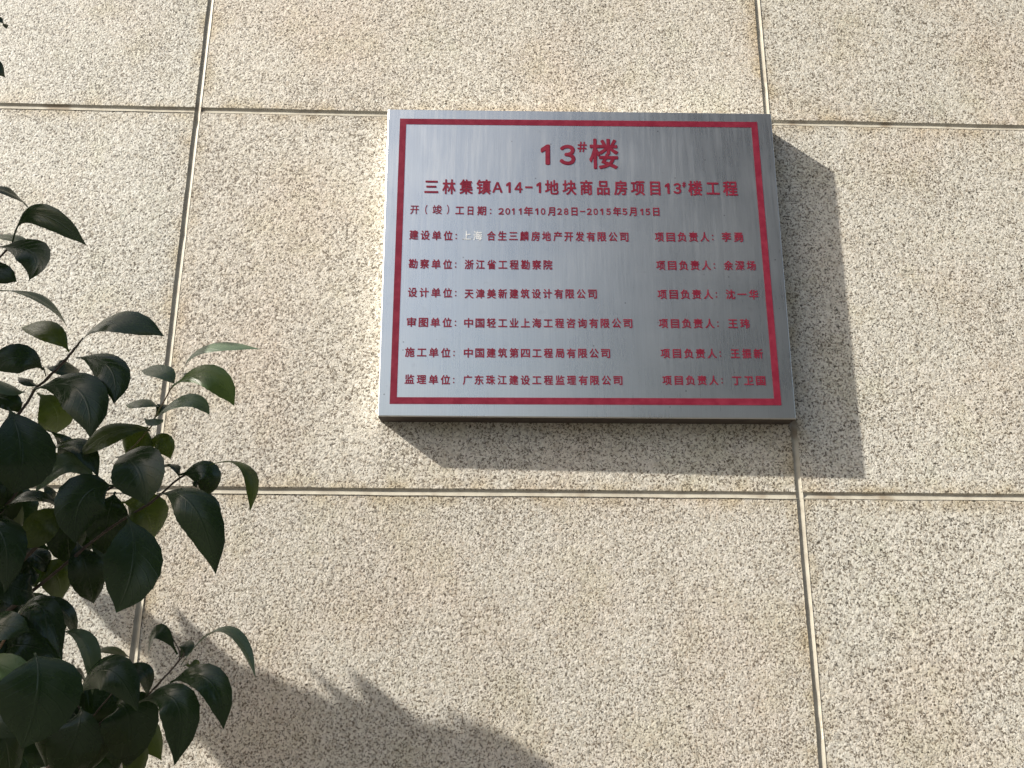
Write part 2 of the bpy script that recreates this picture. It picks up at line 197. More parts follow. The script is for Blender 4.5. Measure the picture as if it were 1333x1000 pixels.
[[0.0218,-0.3384,1.3458],[0.0406,-0.3466,1.3301],[0.056,-0.3406,1.3125],0.0329,[0.383,-0.808,0.447],"d"],
[[0.0775,-0.3765,1.4077],[0.0864,-0.3838,1.3889],[0.0843,-0.3749,1.3633],0.0289,[0.578,-0.814,0.059],"d"],
[[0.1049,-0.3728,1.3914],[0.1135,-0.3803,1.3728],[0.1137,-0.3708,1.3455],0.0287,[0.556,-0.828,0.07],"d"],
[[0.1325,-0.3664,1.3652],[0.1409,-0.3746,1.3472],[0.138,-0.3632,1.3152],0.0271,[0.538,-0.843,0.005],"d"],
[[0.0713,-0.3636,1.3616],[0.0806,-0.3717,1.3436],[0.0616,-0.3607,1.3144],0.026,[0.223,-0.969,-0.105],"d"],
[[0.1193,-0.3588,1.3388],[0.1278,-0.3671,1.3212],[0.1258,-0.3555,1.2887],0.0281,[0.551,-0.834,0.017],"d"],
[[0.0963,-0.4115,1.5326],[0.1046,-0.4176,1.512],[0.0975,-0.4108,1.4924],0.0284,[0.572,-0.82,0.003],"d"],
[[0.1236,-0.4105,1.5262],[0.1316,-0.4167,1.5056],[0.1342,-0.4102,1.486],0.0288,[0.509,-0.851,0.128],"d"]]
TWIGS = [
[[-0.0315,-0.403,1.4024,0.00231],[0.0136,-0.4243,1.4374,0.00215],[0.0639,-0.4476,1.4788,0.00176],[0.0953,-0.4567,1.5084,0.00154],[0.1235,-0.4657,1.538,0.00127],[0.152,-0.4699,1.5504,0.00088],[0.1581,-0.4762,1.5725,0.00066]],
[[-0.038,-0.3869,1.3825,0.00231],[0.0206,-0.4107,1.4247,0.00198],[0.065,-0.4307,1.455,0.00165],[0.1209,-0.4538,1.495,0.00127],[0.1461,-0.4599,1.5148,0.00116],[0.1808,-0.4669,1.5364,0.00105],[0.206,-0.4733,1.5568,0.00077],[0.2294,-0.4769,1.5673,0.00044]],
[[-0.0255,-0.4326,1.4714,0.00165],[0.0192,-0.4493,1.4897,0.00143],[0.06,-0.462,1.5316,0.00121],[0.0788,-0.4694,1.5562,0.00094],[0.0862,-0.4747,1.5746,0.00066],[0.084,-0.48,1.5943,0.00061]],
[[0.012,-0.4577,1.5587,0.00143],[0.0435,-0.4737,1.5757,0.00127],[0.0699,-0.4825,1.6046,0.0011],[0.0842,-0.4888,1.6262,0.00105],[0.0949,-0.4919,1.636,0.00105],[0.1087,-0.496,1.6496,0.00105],[0.1162,-0.4988,1.6588,0.00088],[0.1238,-0.5015,1.6681,0.00066]],
[[0.1581,-0.4762,1.5725,0.00066],[0.1788,-0.4829,1.5947,0.00061],[0.1856,-0.4865,1.607,0.00061],[0.1968,-0.4923,1.6267,0.00055],[0.2056,-0.4949,1.6353,0.00044]],
[[0.0104,-0.492,1.6832,0.0011],[0.0417,-0.5125,1.7168,0.00094],[0.0592,-0.5188,1.7377,0.00072],[0.0668,-0.5204,1.7427,0.00066]],
[[0.0672,-0.384,1.2852,0.0022],[0.0977,-0.4055,1.3225,0.00187],[0.1277,-0.4232,1.3456,0.00143],[0.1525,-0.4294,1.3657,0.0011],[0.1774,-0.4333,1.3773,0.00088],[0.1929,-0.4378,1.3918,0.00077],[0.2096,-0.4433,1.4101,0.00061],[0.2145,-0.4455,1.4173,0.00044]],
[[0.1277,-0.4232,1.3456,0.00099],[0.1325,-0.4271,1.3595,0.00072],[0.1273,-0.432,1.3776,0.00055],[0.1146,-0.4354,1.3915,0.00044]],
[[0.1325,-0.4271,1.3595,0.00072],[0.1449,-0.4308,1.3717,0.00066],[0.1585,-0.4354,1.3868,0.00055],[0.1723,-0.4367,1.3899,0.00044]],
[[-0.0443,-0.3654,1.3427,0.00193],[0.0211,-0.3994,1.3837,0.00143],[0.0657,-0.4352,1.4334,0.00099],[0.0832,-0.4428,1.4593,0.00077]],
[[0.2096,-0.4433,1.4101,0.00061],[0.2108,-0.4457,1.4185,0.00049],[0.205,-0.4482,1.4282,0.00039]],
[[0.0936,-0.4921,1.6373,0.00055],[0.0916,-0.4941,1.6446,0.00044]]]
SHADE = [[-0.00445,1.4398,0.0168],[0.02294,1.42041,0.0192],[0.04733,1.39923,0.036],[0.07827,1.37064,0.06],[0.11845,1.366,0.054],[0.13271,1.31912,0.06],[0.16974,1.34722,0.06],[0.18303,1.3053,0.072],[0.22104,1.32389,0.06],[0.23408,1.27782,0.072],[0.27162,1.30538,0.06],[0.28408,1.25966,0.072],[0.33132,1.2962,0.054],[0.34275,1.25964,0.072],[0.39109,1.28243,0.054],[0.41165,1.25056,0.06],[0.45034,1.28704,0.036],[0.45092,1.25054,0.072],[0.01759,1.4233,0.0144],[0.17699,1.25969,0.06],[0.1361,1.28235,0.036],[0.50012,1.25051,0.03],[0.47033,1.27328,0.0264],[0.51984,1.25959,0.024],[0.54449,1.24868,0.0216],[0.08267,1.32835,0.036],[-0.02759,1.27325,0.036],[-0.1237,1.27325,0.036]]

rng = random.Random(7)

# ------------------------------------------------------------------ helpers
def link(name, verts, faces, mat=None, parent=None, smooth=False, uvs=None):
    me = bpy.data.meshes.new(name)
    me.from_pydata([tuple(v) for v in verts], [], faces)
    if uvs:
        uv = me.uv_layers.new(name='UVMap')
        for lp in me.loops:
            uv.data[lp.index].uv = uvs[lp.vertex_index]
    if mat: me.materials.append(mat)
    if smooth:
        me.polygons.foreach_set('use_smooth', [True] * len(me.polygons))
    me.update()
    o = bpy.data.objects.new(name, me)
    COL.objects.link(o)
    if parent: o.parent = parent
    return o

def empty(name, loc=(0, 0, 0)):
    o = bpy.data.objects.new(name, None)
    o.empty_display_size = 0.1
    COL.objects.link(o)
    o.location = loc
    return o

def tag(o, label=None, cat=None, kind=None, group=None):
    if label: o['label'] = label
    if cat: o['category'] = cat
    if kind: o['kind'] = kind
    if group: o['group'] = group

def box_vf(x0, x1, y0, y1, z0, z1):
    v = [(x0, y0, z0), (x1, y0, z0), (x1, y1, z0), (x0, y1, z0), (x0, y0, z1), (x1, y0, z1), (x1, y1, z1), (x0, y1, z1)]
    f = [(0, 3, 2, 1), (4, 5, 6, 7), (0, 1, 5, 4), (1, 2, 6, 5), (2, 3, 7, 6), (3, 0, 4, 7)]
    return v, f

def tube(pts, n=8):
    """pts: list of (Vector, radius) -> verts, faces of a tapered tube with round ends"""
    V, Fc = [], []
    prev = None
    for i, (p, r) in enumerate(pts):
        a = pts[max(i - 1, 0)][0]; b = pts[min(i + 1, len(pts) - 1)][0]
        t = (b - a).normalized()
        if prev is None:
            s = t.orthogonal().normalized()
        else:
            s = (prev - t * prev.dot(t)).normalized()
        prev = s
        u = t.cross(s)
        for k in range(n):
            w = 2 * math.pi * k / n
            V.append(p + (s * math.cos(w) + u * math.sin(w)) * r)
    for i in range(len(pts) - 1):
        for k in range(n):
            a = i * n + k; b = i * n + (k + 1) % n
            Fc.append((a, b, b + n, a + n))
    Fc.append(tuple(reversed(range(n))))
    Fc.append(tuple(range((len(pts) - 1) * n, len(pts) * n)))
    return V, Fc

def smooth_path(pts, sub=4, wob=0.0):
    out = []
    P = [pts[0]] + list(pts) + [pts[-1]]
    for i in range(1, len(P) - 2):
        p0, p1, p2, p3 = P[i - 1:i + 3]
        for s in range(sub):
            t = s / sub
            v = 0.5 * ((2 * p1[0]) + (p2[0] - p0[0]) * t + (2 * p0[0] - 5 * p1[0] + 4 * p2[0] - p3[0]) * t * t + (-p0[0] + 3 * p1[0] - 3 * p2[0] + p3[0]) * t ** 3)
            r = p1[1] + (p2[1] - p1[1]) * t
            if wob: v = v + Vector((rng.uniform(-1, 1), rng.uniform(-1, 1), rng.uniform(-1, 1))) * wob
            out.append((v, r * (1.25 if s == 0 and i > 1 else 1.0)))
    out.append(pts[-1])
    return out

# ------------------------------------------------------------------ node helpers
class NT:
    def __init__(self, name):
        self.m = bpy.data.materials.new(name); self.m.use_nodes = True
        self.t = self.m.node_tree
        self.b = self.t.nodes['Principled BSDF']
        self.out = self.t.nodes['Material Output']
    def n(self, typ, **kw):
        nd = self.t.nodes.new(typ)
        for k, v in kw.items(): setattr(nd, k, v)
        return nd
    def l(self, a, b): self.t.links.new(a, b)
    def val(self, sock, x):
        if hasattr(x, 'is_linked') or hasattr(x, 'links'): self.l(x, sock)
        else: sock.default_value = x
    def noise(self, vec, scale, detail=2.0, rough=0.5, dist=0.0):
        nd = self.n('ShaderNodeTexNoise')
        if vec is not None: self.l(vec, nd.inputs['Vector'])
        nd.inputs['Scale'].default_value = scale; nd.inputs['Detail'].default_value = detail
        nd.inputs['Roughness'].default_value = rough; nd.inputs['Distortion'].default_value = dist
        return nd
    def map(self, x, a, b, c=0.0, d=1.0, smooth=True):
        nd = self.n('ShaderNodeMapRange'); nd.interpolation_type = 'SMOOTHSTEP' if smooth else 'LINEAR'
        self.val(nd.inputs['Value'], x)
        for k, v in zip(('From Min', 'From Max', 'To Min', 'To Max'), (a, b, c, d)): self.val(nd.inputs[k], v)
        return nd.outputs[0]
    def mix(self, f, a, b, mode='MIX'):
        nd = self.n('ShaderNodeMix'); nd.data_type = 'RGBA'; nd.blend_type = mode
        self.val(nd.inputs[0], f)
        for s, x in ((nd.inputs[6], a), (nd.inputs[7], b)):
            if isinstance(x, tuple): s.default_value = (*x, 1.0)
            else: self.l(x, s)
        return nd.outputs[2]
    def math(self, op, a, b=0.0, c=0.0):
        nd = self.n('ShaderNodeMath', operation=op)
        for i, x in enumerate((a, b, c)): self.val(nd.inputs[i], x)
        return nd.outputs[0]
    def bump(self, h, strength, dist, normal=None):
        nd = self.n('ShaderNodeBump'); self.l(h, nd.inputs['Height'])
        nd.inputs['Strength'].default_value = strength; nd.inputs['Distance'].default_value = dist
        if normal is not None: self.l(normal, nd.inputs['Normal'])
        return nd.outputs[0]

# ------------------------------------------------------------------ materials
def mat_granite():
    g = NT('flamed_granite')
    tc = g.n('ShaderNodeTexCoord'); oi = g.n('ShaderNodeObjectInfo')
    sc = g.n('ShaderNodeVectorMath', operation='SCALE'); g.l(tc.outputs['Object'], sc.inputs[0]); sc.inputs['Scale'].default_value = 1.0
    comb = g.n('ShaderNodeCombineXYZ')
    for i, k in enumerate((37.0, 11.0, 53.0)):
        g.l(g.math('MULTIPLY', oi.outputs['Random'], k), comb.inputs[i])
    add = g.n('ShaderNodeVectorMath', operation='ADD'); g.l(sc.outputs[0], add.inputs[0]); g.l(comb.outputs[0], add.inputs[1])
    v = add.outputs[0]
    # pale feldspar and quartz grains of slightly different tone
    vor = g.n('ShaderNodeTexVoronoi'); g.l(v, vor.inputs['Vector']); vor.inputs['Scale'].default_value = 330.0
    sep = g.n('ShaderNodeSeparateColor'); g.l(vor.outputs['Color'], sep.inputs[0])
    base = g.mix(g.map(sep.outputs[0], 0.1, 0.9), (0.67, 0.645, 0.57), (0.81, 0.79, 0.72))
    base = g.mix(g.map(sep.outputs[1], 0.84, 0.94, 0.0, 0.7), base, (0.56, 0.50, 0.42))
    base = g.mix(g.map(sep.outputs[2], 0.82, 0.95), base, (0.48, 0.46, 0.415))
    vb = g.n('ShaderNodeTexVoronoi'); g.l(v, vb.inputs['Vector']); vb.inputs['Scale'].default_value = 125.0
    sb = g.n('ShaderNodeSeparateColor'); g.l(vb.outputs['Color'], sb.inputs[0])
    base = g.mix(g.map(sb.outputs[0], 0.55, 1.0, 0.0, 0.5), base, (0.86, 0.84, 0.80), 'MULTIPLY')
    base = g.mix(g.map(sb.outputs[1], 0.80, 1.0, 0.0, 0.45), base, (0.83, 0.80, 0.74))
    # dark biotite specks in worm-like flecks
    n1 = g.noise(v, 345.0, 2.0, 0.62, 0.5)
    dens = g.noise(v, 9.0, 2.0, 0.5)
    n2 = g.noise(v, 620.0, 1.0, 0.5)
    lo = g.map(dens.outputs[0], 0.3, 0.7, 0.37, 0.415, False)
    hi = g.math('ADD', lo, 0.085)
    fleck = g.map(n1.outputs[0], lo, hi, 1.0, 0.0)
    fleck = g.math('MULTIPLY', fleck, g.map(n2.outputs[0], 0.30, 0.55, 0.55, 1.0))
    base = g.mix(fleck, base, (0.165, 0.138, 0.105))
    n3 = g.noise(v, 235.0, 1.0, 0.5, 0.2)
    base = g.mix(g.map(n3.outputs[0], 0.29, 0.335, 0.85, 0.0), base, (0.05, 0.042, 0.032))
    # broad uneven tone: rusty and greenish clouds in the stone
    c1 = g.noise(v, 5.5, 3.0, 0.55)
    base = g.mix(g.map(c1.outputs[0], 0.45, 0.72, 0.0, 0.40), base, (1.0, 0.87, 0.80), 'MULTIPLY')
    c2 = g.noise(v, 11.0, 3.0, 0.6)
    base = g.mix(g.map(c2.outputs[0], 0.50, 0.72, 0.0, 0.30), base, (0.86, 0.93, 0.80), 'MULTIPLY')
    c3 = g.noise(v, 2.4, 2.0, 0.5)
    base = g.mix(g.map(c3.outputs[0], 0.3, 0.7, 0.0, 0.55), base, (0.90, 0.90, 0.90), 'MULTIPLY')
    base = g.mix(1.0, base, oi.outputs['Color'], 'MULTIPLY')
    # damp, rusty rim along the panel edges
    gs = g.n('ShaderNodeSeparateXYZ'); g.l(tc.outputs['Generated'], gs.inputs[0])
    ex = g.math('MULTIPLY', g.math('MINIMUM', gs.outputs[0], g.math('SUBTRACT', 1.0, gs.outputs[0])), 0.89)
    ez = g.math('MULTIPLY', g.math('MINIMUM', gs.outputs[2], g.math('SUBTRACT', 1.0, gs.outputs[2])), 0.588)
    ed = g.math('MINIMUM', ex, ez)
    en = g.noise(v, 22.0, 3.0, 0.6)
    rim = g.math('MULTIPLY', g.map(ed, 0.0, 0.028, 1.0, 0.0), g.map(en.outputs[0], 0.35, 0.68, 0.05, 0.75))
    base = g.mix(rim, base, (0.84, 0.75, 0.60), 'MULTIPLY')
    g.l(base, g.b.inputs['Base Color'])
    g.b.inputs['Roughness'].default_value = 0.62
    g.b.inputs['Specular IOR Level'].default_value = 0.35
    h = g.math('ADD', g.math('MULTIPLY', n1.outputs[0], 0.8), g.math('MULTIPLY', vor.outputs['Distance'], -0.35))
    h2 = g.noise(v, 120.0, 2.0, 0.55)
    h = g.math('ADD', h, g.math('MULTIPLY', h2.outputs[0], 1.1))
    g.l(g.bump(h, 0.50, 0.0013), g.b.inputs['Normal'])
    return g.m

def mat_sealant():
    g = NT('silicone_sealant')
    tc = g.n('ShaderNodeTexCoord')
    n = g.noise(tc.outputs['Object'], 40.0, 3.0, 0.6)
    c = g.mix(g.map(n.outputs[0], 0.35, 0.7), (0.49, 0.465, 0.385), (0.38, 0.35, 0.285))
    n2 = g.noise(tc.outputs['Object'], 12.0, 3.0, 0.6)
    c = g.mix(g.map(n2.outputs[0], 0.56, 0.68, 0.0, 0.65), c, (0.20, 0.145, 0.09))
    g.l(c, g.b.inputs['Base Color']); g.b.inputs['Roughness'].default_value = 0.55; g.b.inputs['Specular IOR Level'].default_value = 0.25
    g.l(g.bump(n.outputs[0], 0.3, 0.0008), g.b.inputs['Normal'])
    return g.m

def mat_steel(name='brushed_steel', dark=1.0):
    g = NT(name)
    tc = g.n('ShaderNodeTexCoord')
    mp = g.n('ShaderNodeMapping'); g.l(tc.outputs['Object'], mp.inputs[0]); mp.inputs['Scale'].default_value = (1.0, 1.0, 0.012)
    mp2 = g.n('ShaderNodeMapping'); g.l(tc.outputs['Object'], mp2.inputs[0]); mp2.inputs['Scale'].default_value = (1.0, 1.0, 0.06)
    fine = g.noise(mp.outputs[0], 1500.0, 2.0, 0.6)
    mid = g.noise(mp2.outputs[0], 150.0, 3.0, 0.6)
    big = g.noise(tc.outputs['Object'], 7.0, 4.0, 0.6)
    blot = g.noise(tc.outputs['Object'], 55.0, 4.0, 0.65)
    c = g.mix(g.map(fine.outputs[0], 0.3, 0.7), (0.76, 0.765, 0.735), (0.80, 0.81, 0.785))
    # rain runs coming down from the top edge, fading out halfway
    gs = g.n('ShaderNodeSeparateXYZ'); g.l(tc.outputs['Generated'], gs.inputs[0])
    run = g.math('MULTIPLY', g.map(mid.outputs[0], 0.44, 0.66), g.map(gs.outputs[2], 0.15, 1.0, 0.15, 1.0))
    c = g.mix(g.math('MULTIPLY', run, 0.07), c, (0.86, 0.85, 0.80))
    c = g.mix(g.map(blot.outputs[0], 0.60, 0.75, 0.0, 0.16), c, (0.40, 0.38, 0.36))
    sp = g.n('ShaderNodeTexVoronoi'); g.l(tc.outputs['Object'], sp.inputs['Vector']); sp.inputs['Scale'].default_value = 85.0
    se = g.n('ShaderNodeSeparateColor'); g.l(sp.outputs['Color'], se.inputs[0])
    spot = g.math('MULTIPLY', g.map(sp.outputs['Distance'], 0.07, 0.13, 1.0, 0.0), g.map(se.outputs[0], 0.88, 0.9))
    c = g.mix(g.math('MULTIPLY', spot, 0.55), c, (0.22, 0.20, 0.18))
    g.l(c, g.b.inputs['Base Color'])
    g.b.inputs['Metallic'].default_value = 1.0
    g.b.inputs['Anisotropic'].default_value = 0.5
    tn = g.n('ShaderNodeTangent'); tn.direction_type = 'UV_MAP'; tn.uv_map = 'UVMap'
    g.l(tn.outputs[0], g.b.inputs['Tangent'])      # the grain runs up and down, so glints spread sideways
    r = g.math('ADD', g.map(big.outputs[0], 0.3, 0.7, 0.27, 0.30), g.math('MULTIPLY', run, 0.025))
    r = g.math('ADD', r, g.math('MULTIPLY', g.math('SUBTRACT', fine.outputs[0], 0.5), 0.05))
    g.l(r, g.b.inputs['Roughness'])
    h = g.math('ADD', fine.outputs[0], g.math('MULTIPLY', blot.outputs[0], 0.6))
    g.l(g.bump(h, 0.05, 0.0002), g.b.inputs['Normal'])
    return g.m

def mat_paint(name, col, worn=0.0, rough=0.45):
    g = NT(name)
    tc = g.n('ShaderNodeTexCoord')
    n = g.noise(tc.outputs['Object'], 60.0, 4.0, 0.7)
    c = g.mix(g.map(n.outputs[0], 0.35, 0.7), col, tuple(min(1, x * 1.25 + 0.01) for x in col))
    g.l(c, g.b.inputs['Base Color']); g.b.inputs['Roughness'].default_value = rough
    g.b.inputs['Specular IOR Level'].default_value = 0.2
    if worn:
        g.l(g.map(n.outputs[0], 0.45, 0.62, 1.0, 1.0 - worn), g.b.inputs['Alpha'])
    return g.m

def mat_leaf(name, top, under, trans, tfac, rough=0.30):
    g = NT(name)
    oi = g.n('ShaderNodeObjectInfo'); uv = g.n('ShaderNodeUVMap'); tc = g.n('ShaderNodeTexCoord')
    s = g.n('ShaderNodeSeparateXYZ'); g.l(uv.outputs[0], s.inputs[0])
    ax = g.math('ABSOLUTE', g.math('SUBTRACT', s.outputs[0], 0.5))
    n = g.noise(tc.outputs['Object'], 60.0, 3.0, 0.6)
    f = g.math('ADD', g.math('MULTIPLY', oi.outputs['Random'], 0.6), g.math('MULTIPLY', n.outputs[0], 0.5))
    c = g.mix(g.map(f, 0.15, 0.95), tuple(x * 0.75 for x in top), tuple(x * 1.35 for x in top))
    # side veins run forward from the midrib
    w = g.math('SINE', g.math('MULTIPLY', g.math('SUBTRACT', s.outputs[1], g.math('MULTIPLY', ax, 0.55)), 55.0))
    vein = g.map(w, 0.86, 1.0)
    rib = g.map(ax, 0.008, 0.03, 1.0, 0.0)
    vm = g.math('MAXIMUM', rib, g.math('MULTIPLY', vein, 0.35))
    c = g.mix(g.math('MULTIPLY', vm, 0.6), c, tuple(min(1, x * 2.6 + 0.02) for x in top))
    dn = g.noise(tc.outputs['Object'], 240.0, 3.0, 0.7)
    c = g.mix(g.map(dn.outputs[0], 0.52, 0.75, 0.0, 0.22), c, (0.05, 0.055, 0.04))
    geo = g.n('ShaderNodeNewGeometry')
    c = g.mix(geo.outputs['Backfacing'], c, under)
    g.l(c, g.b.inputs['Base Color'])
    g.l(g.map(n.outputs[0], 0.3, 0.7, rough - 0.06, rough + 0.10), g.b.inputs['Roughness'])
    g.b.inputs['Specular IOR Level'].default_value = 0.42
    hh = g.math('ADD', g.math('MULTIPLY', vm, -1.0), g.math('MULTIPLY', n.outputs[0], 0.5))
    bn = g.bump(hh, 0.35, 0.0006); g.l(bn, g.b.inputs['Normal'])
    tr = g.n('ShaderNodeBsdfTranslucent'); tr.inputs[0].default_value = (*trans, 1.0)
    mx = g.n('ShaderNodeMixShader'); mx.inputs[0].default_value = tfac
    g.l(g.b.outputs[0], mx.inputs[1]); g.l(tr.outputs[0], mx.inputs[2]); g.l(mx.outputs[0], g.out.inputs[0])
    return g.m

def mat_plain(name, a, b, scale, rough=0.9, bump=0.3, bd=0.004):
    g = NT(name)
    tc = g.n('ShaderNodeTexCoord')
    n = g.noise(tc.outputs['Object'], scale, 5.0, 0.65)
    g.l(g.mix(g.map(n.outputs[0], 0.3, 0.7), a, b), g.b.inputs['Base Color'])
    g.b.inputs['Roughness'].default_value = rough
    g.l(g.bump(n.outputs[0], bump, bd), g.b.inputs['Normal'])
    return g.m

GRANITE = mat_granite(); SEAL = mat_sealant(); STEEL = mat_steel()
RED = mat_paint('red_print', (0.175, 0.014, 0.032)); GHOST = mat_paint('scraped_print', (0.74, 0.76, 0.77), 0.95, 0.6)
LEAF = {
    'd': mat_leaf('dark_leaf', (0.009, 0.020, 0.011), (0.022, 0.040, 0.016), (0.05, 0.11, 0.01), 0.08, 0.24),
    'b': mat_leaf('thin_backlit_leaf', (0.020, 0.034, 0.012), (0.045, 0.065, 0.018), (0.11, 0.17, 0.015), 0.26, 0.30),  # thinner leaf, with a backlit yellow-green put into its colour
    'p': mat_leaf('pale_leaf', (0.045, 0.075, 0.045), (0.10, 0.14, 0.09), (0.10, 0.18, 0.03), 0.15, 0.30),
    'l': mat_leaf('lit_leaf', (0.035, 0.070, 0.028), (0.05, 0.09, 0.03), (0.16, 0.26, 0.04), 0.22, 0.30),  # brighter green: the sunlit look is put into the leaf colour
}
BARK = mat_plain('young_bark', (0.055, 0.038, 0.030), (0.11, 0.085, 0.06), 180.0, 0.7, 0.4, 0.001)
SHOOT = mat_plain('green_shoot', (0.16, 0.17, 0.05), (0.28, 0.17, 0.11), 70.0, 0.5, 0.2, 0.001)
SOIL = mat_plain('bed_soil', (0.045, 0.032, 0.022), (0.09, 0.068, 0.048), 30.0, 0.95, 0.8, 0.02)
PAVE = mat_plain('concrete_paving', (0.055, 0.055, 0.052), (0.09, 0.088, 0.082), 6.0, 0.85, 0.3, 0.003)
CORE = mat_plain('wall_core', (0.22, 0.21, 0.19), (0.28, 0.27, 0.25), 15.0)

# ------------------------------------------------------------------ ground
link('ground', [(-400, -400, 0), (400, -400, 0), (400, 400, 0), (-400, 400, 0)], [(0, 1, 2, 3)], PAVE)['kind'] = 'structure'
v = []; f = []
NX, NY = 70, 12
for j in range(NY + 1):
    for i in range(NX + 1):
        x = -3.6 + 8.4 * i / NX; y = -0.98 + 0.97 * j / NY
        v.append((x, y, 0.05 + 0.03 * noise.noise(Vector((x * 4, y * 4, 0))) + 0.012 * noise.noise(Vector((x * 17, y * 17, 3)))))
for j in range(NY):
    for i in range(NX):
        a = j * (NX + 1) + i
        f.append((a, a + 1, a + NX + 2, a + NX + 1))
link('planting_bed', v, f, SOIL, smooth=True)['kind'] = 'structure'
kerb = link('kerb', *box_vf(-3.7, 4.9, -1.08, -0.985, -0.02, 0.12), PAVE); kerb['kind'] = 'structure'

# ------------------------------------------------------------------ unseen block, added so the plaque mirrors something dark
opp = empty('added_dark_block', (12.9, -15.0, 0))
tag(opp, 'unseen tall grey block added across the yard to darken the plaque reflection', 'added blocker')
FAC = mat_plain('grey_render', (0.07, 0.075, 0.072), (0.10, 0.105, 0.10), 2.0, 0.85, 0.2, 0.004)
GLS = NT('window_glass'); GLS.b.inputs['Base Color'].default_value = (0.03, 0.035, 0.04, 1); GLS.b.inputs['Roughness'].default_value = 0.08
v, f = box_vf(-10.9, 12, -9, 0, 0, 30); link('facade', v, f, FAC, opp)
v, f = box_vf(-11.2, 12.3, -9.3, 0.3, 30, 30.6); link('roof_slab', v, f, FAC, opp)
pm = None
for k in range(9):
    for i in range(7):
        v, f = box_vf(-0.9, 0.9, 0.004, 0.05, 0, 1.6)
        if pm is None:
            o = link('window', v, f, GLS.m, opp); pm = o.data
        else:
            o = bpy.data.objects.new('window', pm); COL.objects.link(o); o.parent = opp
        o.location = (-9.2 + i * 3.2, 0, 1.2 + k * 3.1)

# ------------------------------------------------------------------ granite wall
W, H, ZT = 0.90, 0.5959, 2.21
J = 0.0068                                   # joint width
wall = empty('granite_wall', (0.45, 0, 0))
tag(wall, 'tall wall clad in speckled beige granite panels behind the steel plaque', 'wall')
def wl(name, v, f, mat, smooth=False, loc=(0, 0, 0), uvs=None):
    o = link(name, v, f, mat, wall, smooth, uvs)
    o.location = Vector(loc) - wall.location
    return o
wl('wall_core', *box_vf(-3.62, 4.52, 0.030, 0.28, 0.0, 4.70), CORE)
zlines = [0.0] + [ZT + k * H for k in range(-3, 5)]
zlines = [z for z in zlines if z >= 0]
hx, ch, dp = (W - J) / 2, 0.0011, 0.026
def panel_mesh(hz):
    me = bpy.data.meshes.new('granite_panel')
    def ring(x, z, y): return [(-x, y, -z), (x, y, -z), (x, y, z), (-x, y, z)]
    V = ring(hx - ch, hz - ch, 0) + ring(hx - ch * .3, hz - ch * .3, ch * .35) + ring(hx, hz, ch) + ring(hx, hz, dp)
    Fc = [(0, 1, 2, 3)]
    for r in range(3):
        for k in range(4):
            a = r * 4 + k; b = r * 4 + (k + 1) % 4
            Fc.append((b, a, a + 4, b + 4))
    me.from_pydata(V, [], Fc); me.materials.append(GRANITE); me.update()
    return me
PM = {}
for r in range(len(zlines) - 1):
    z0, z1 = zlines[r], zlines[r + 1]
    hz = round((z1 - z0 - J) / 2, 5)
    if hz not in PM: PM[hz] = panel_mesh(hz)
    for c in range(-4, 5):
        o = bpy.data.objects.new('granite_panel', PM[hz])
        COL.objects.link(o); o.parent = wall
        tone = 0.965 + 0.035 * rng.random()
        hue = {-1: (0.98, 0.995, 0.985), 0: (1.0, 0.985, 0.955), 1: (0.99, 0.99, 0.965)}.get(c, (1, 0.98 + 0.02 * rng.random(), 0.93 + 0.05 * rng.random()))
        o.color = (tone * hue[0], tone * hue[1], tone * hue[2], 1)
        o.location = Vector((c * W + W / 2, rng.uniform(-0.0004, 0.0004), (z0 + z1) / 2)) - wall.location

def bead(p0, p1, across, seed, dmax=0.0012):
    """concave silicone bead from p0 to p1; across = unit vector over the joint"""
    p0, p1 = Vector(p0), Vector(p1)
    L = (p1 - p0).length; n = max(2, int(L / 0.012)); d = (p1 - p0) / n
    m = 8; V = []; Fc = []
    for i in range(n + 1):
        p = p0 + d * i
        w = 1.0 + 0.5 * noise.noise(Vector((i * 0.11, seed * 7.3, 0)))
        sk = -0.55 + 0.3 * noise.noise(Vector((i * 0.07, seed * 3.1, 5)))
        sm = [0.0003 + 0.0014 * max(0.0, noise.noise(Vector((i * 0.16, seed * 2.3 + e * 9, 2))) - 0.05) for e in (0, 1)]
        wob = 0.0005 * noise.noise(Vector((i * 0.05, seed * 5.1, 7)))
        nick = max(0.0, noise.noise(Vector((i * 0.31, seed * 1.7, 9))) - 0.38) * 0.004
        for k in range(m + 1):
            s = k / m * 2 - 1
            dep = 0.0004 + dmax * w * (1 - abs(s) ** 2.0) * (1 + sk * s) + nick
            if abs(s) > 0.99: V.append(p + across * s * (J / 2 + ch + sm[0 if s < 0 else 1]) + Vector((0, -0.0006, 0)))
            else: V.append(p + across * (s * J / 2 + wob * (1 - s * s)) + Vector((0, dep, 0)))
    for i in range(n):
        for k in range(m):
            a = i * (m + 1) + k
            Fc.append((a, a + 1, a + m + 2, a + m + 1))
    return V, Fc
sd = 1
for c in range(-3, 5):
    x = c * W
    v, f = bead((x, 0, 0.0), (x, 0, zlines[-1]), Vector((1, 0, 0)), sd); sd += 1
    wl('joint_sealant', v, f, SEAL, True)
for z in zlines[1:-1]:
    for c in range(-4, 5):
        v, f = bead((c * W + J / 2, 0, z), (c * W + W - J / 2, 0, z), Vector((0, 0, -1)), sd, 0.0014); sd += 1
        wl('joint_sealant', v, f, SEAL, True)

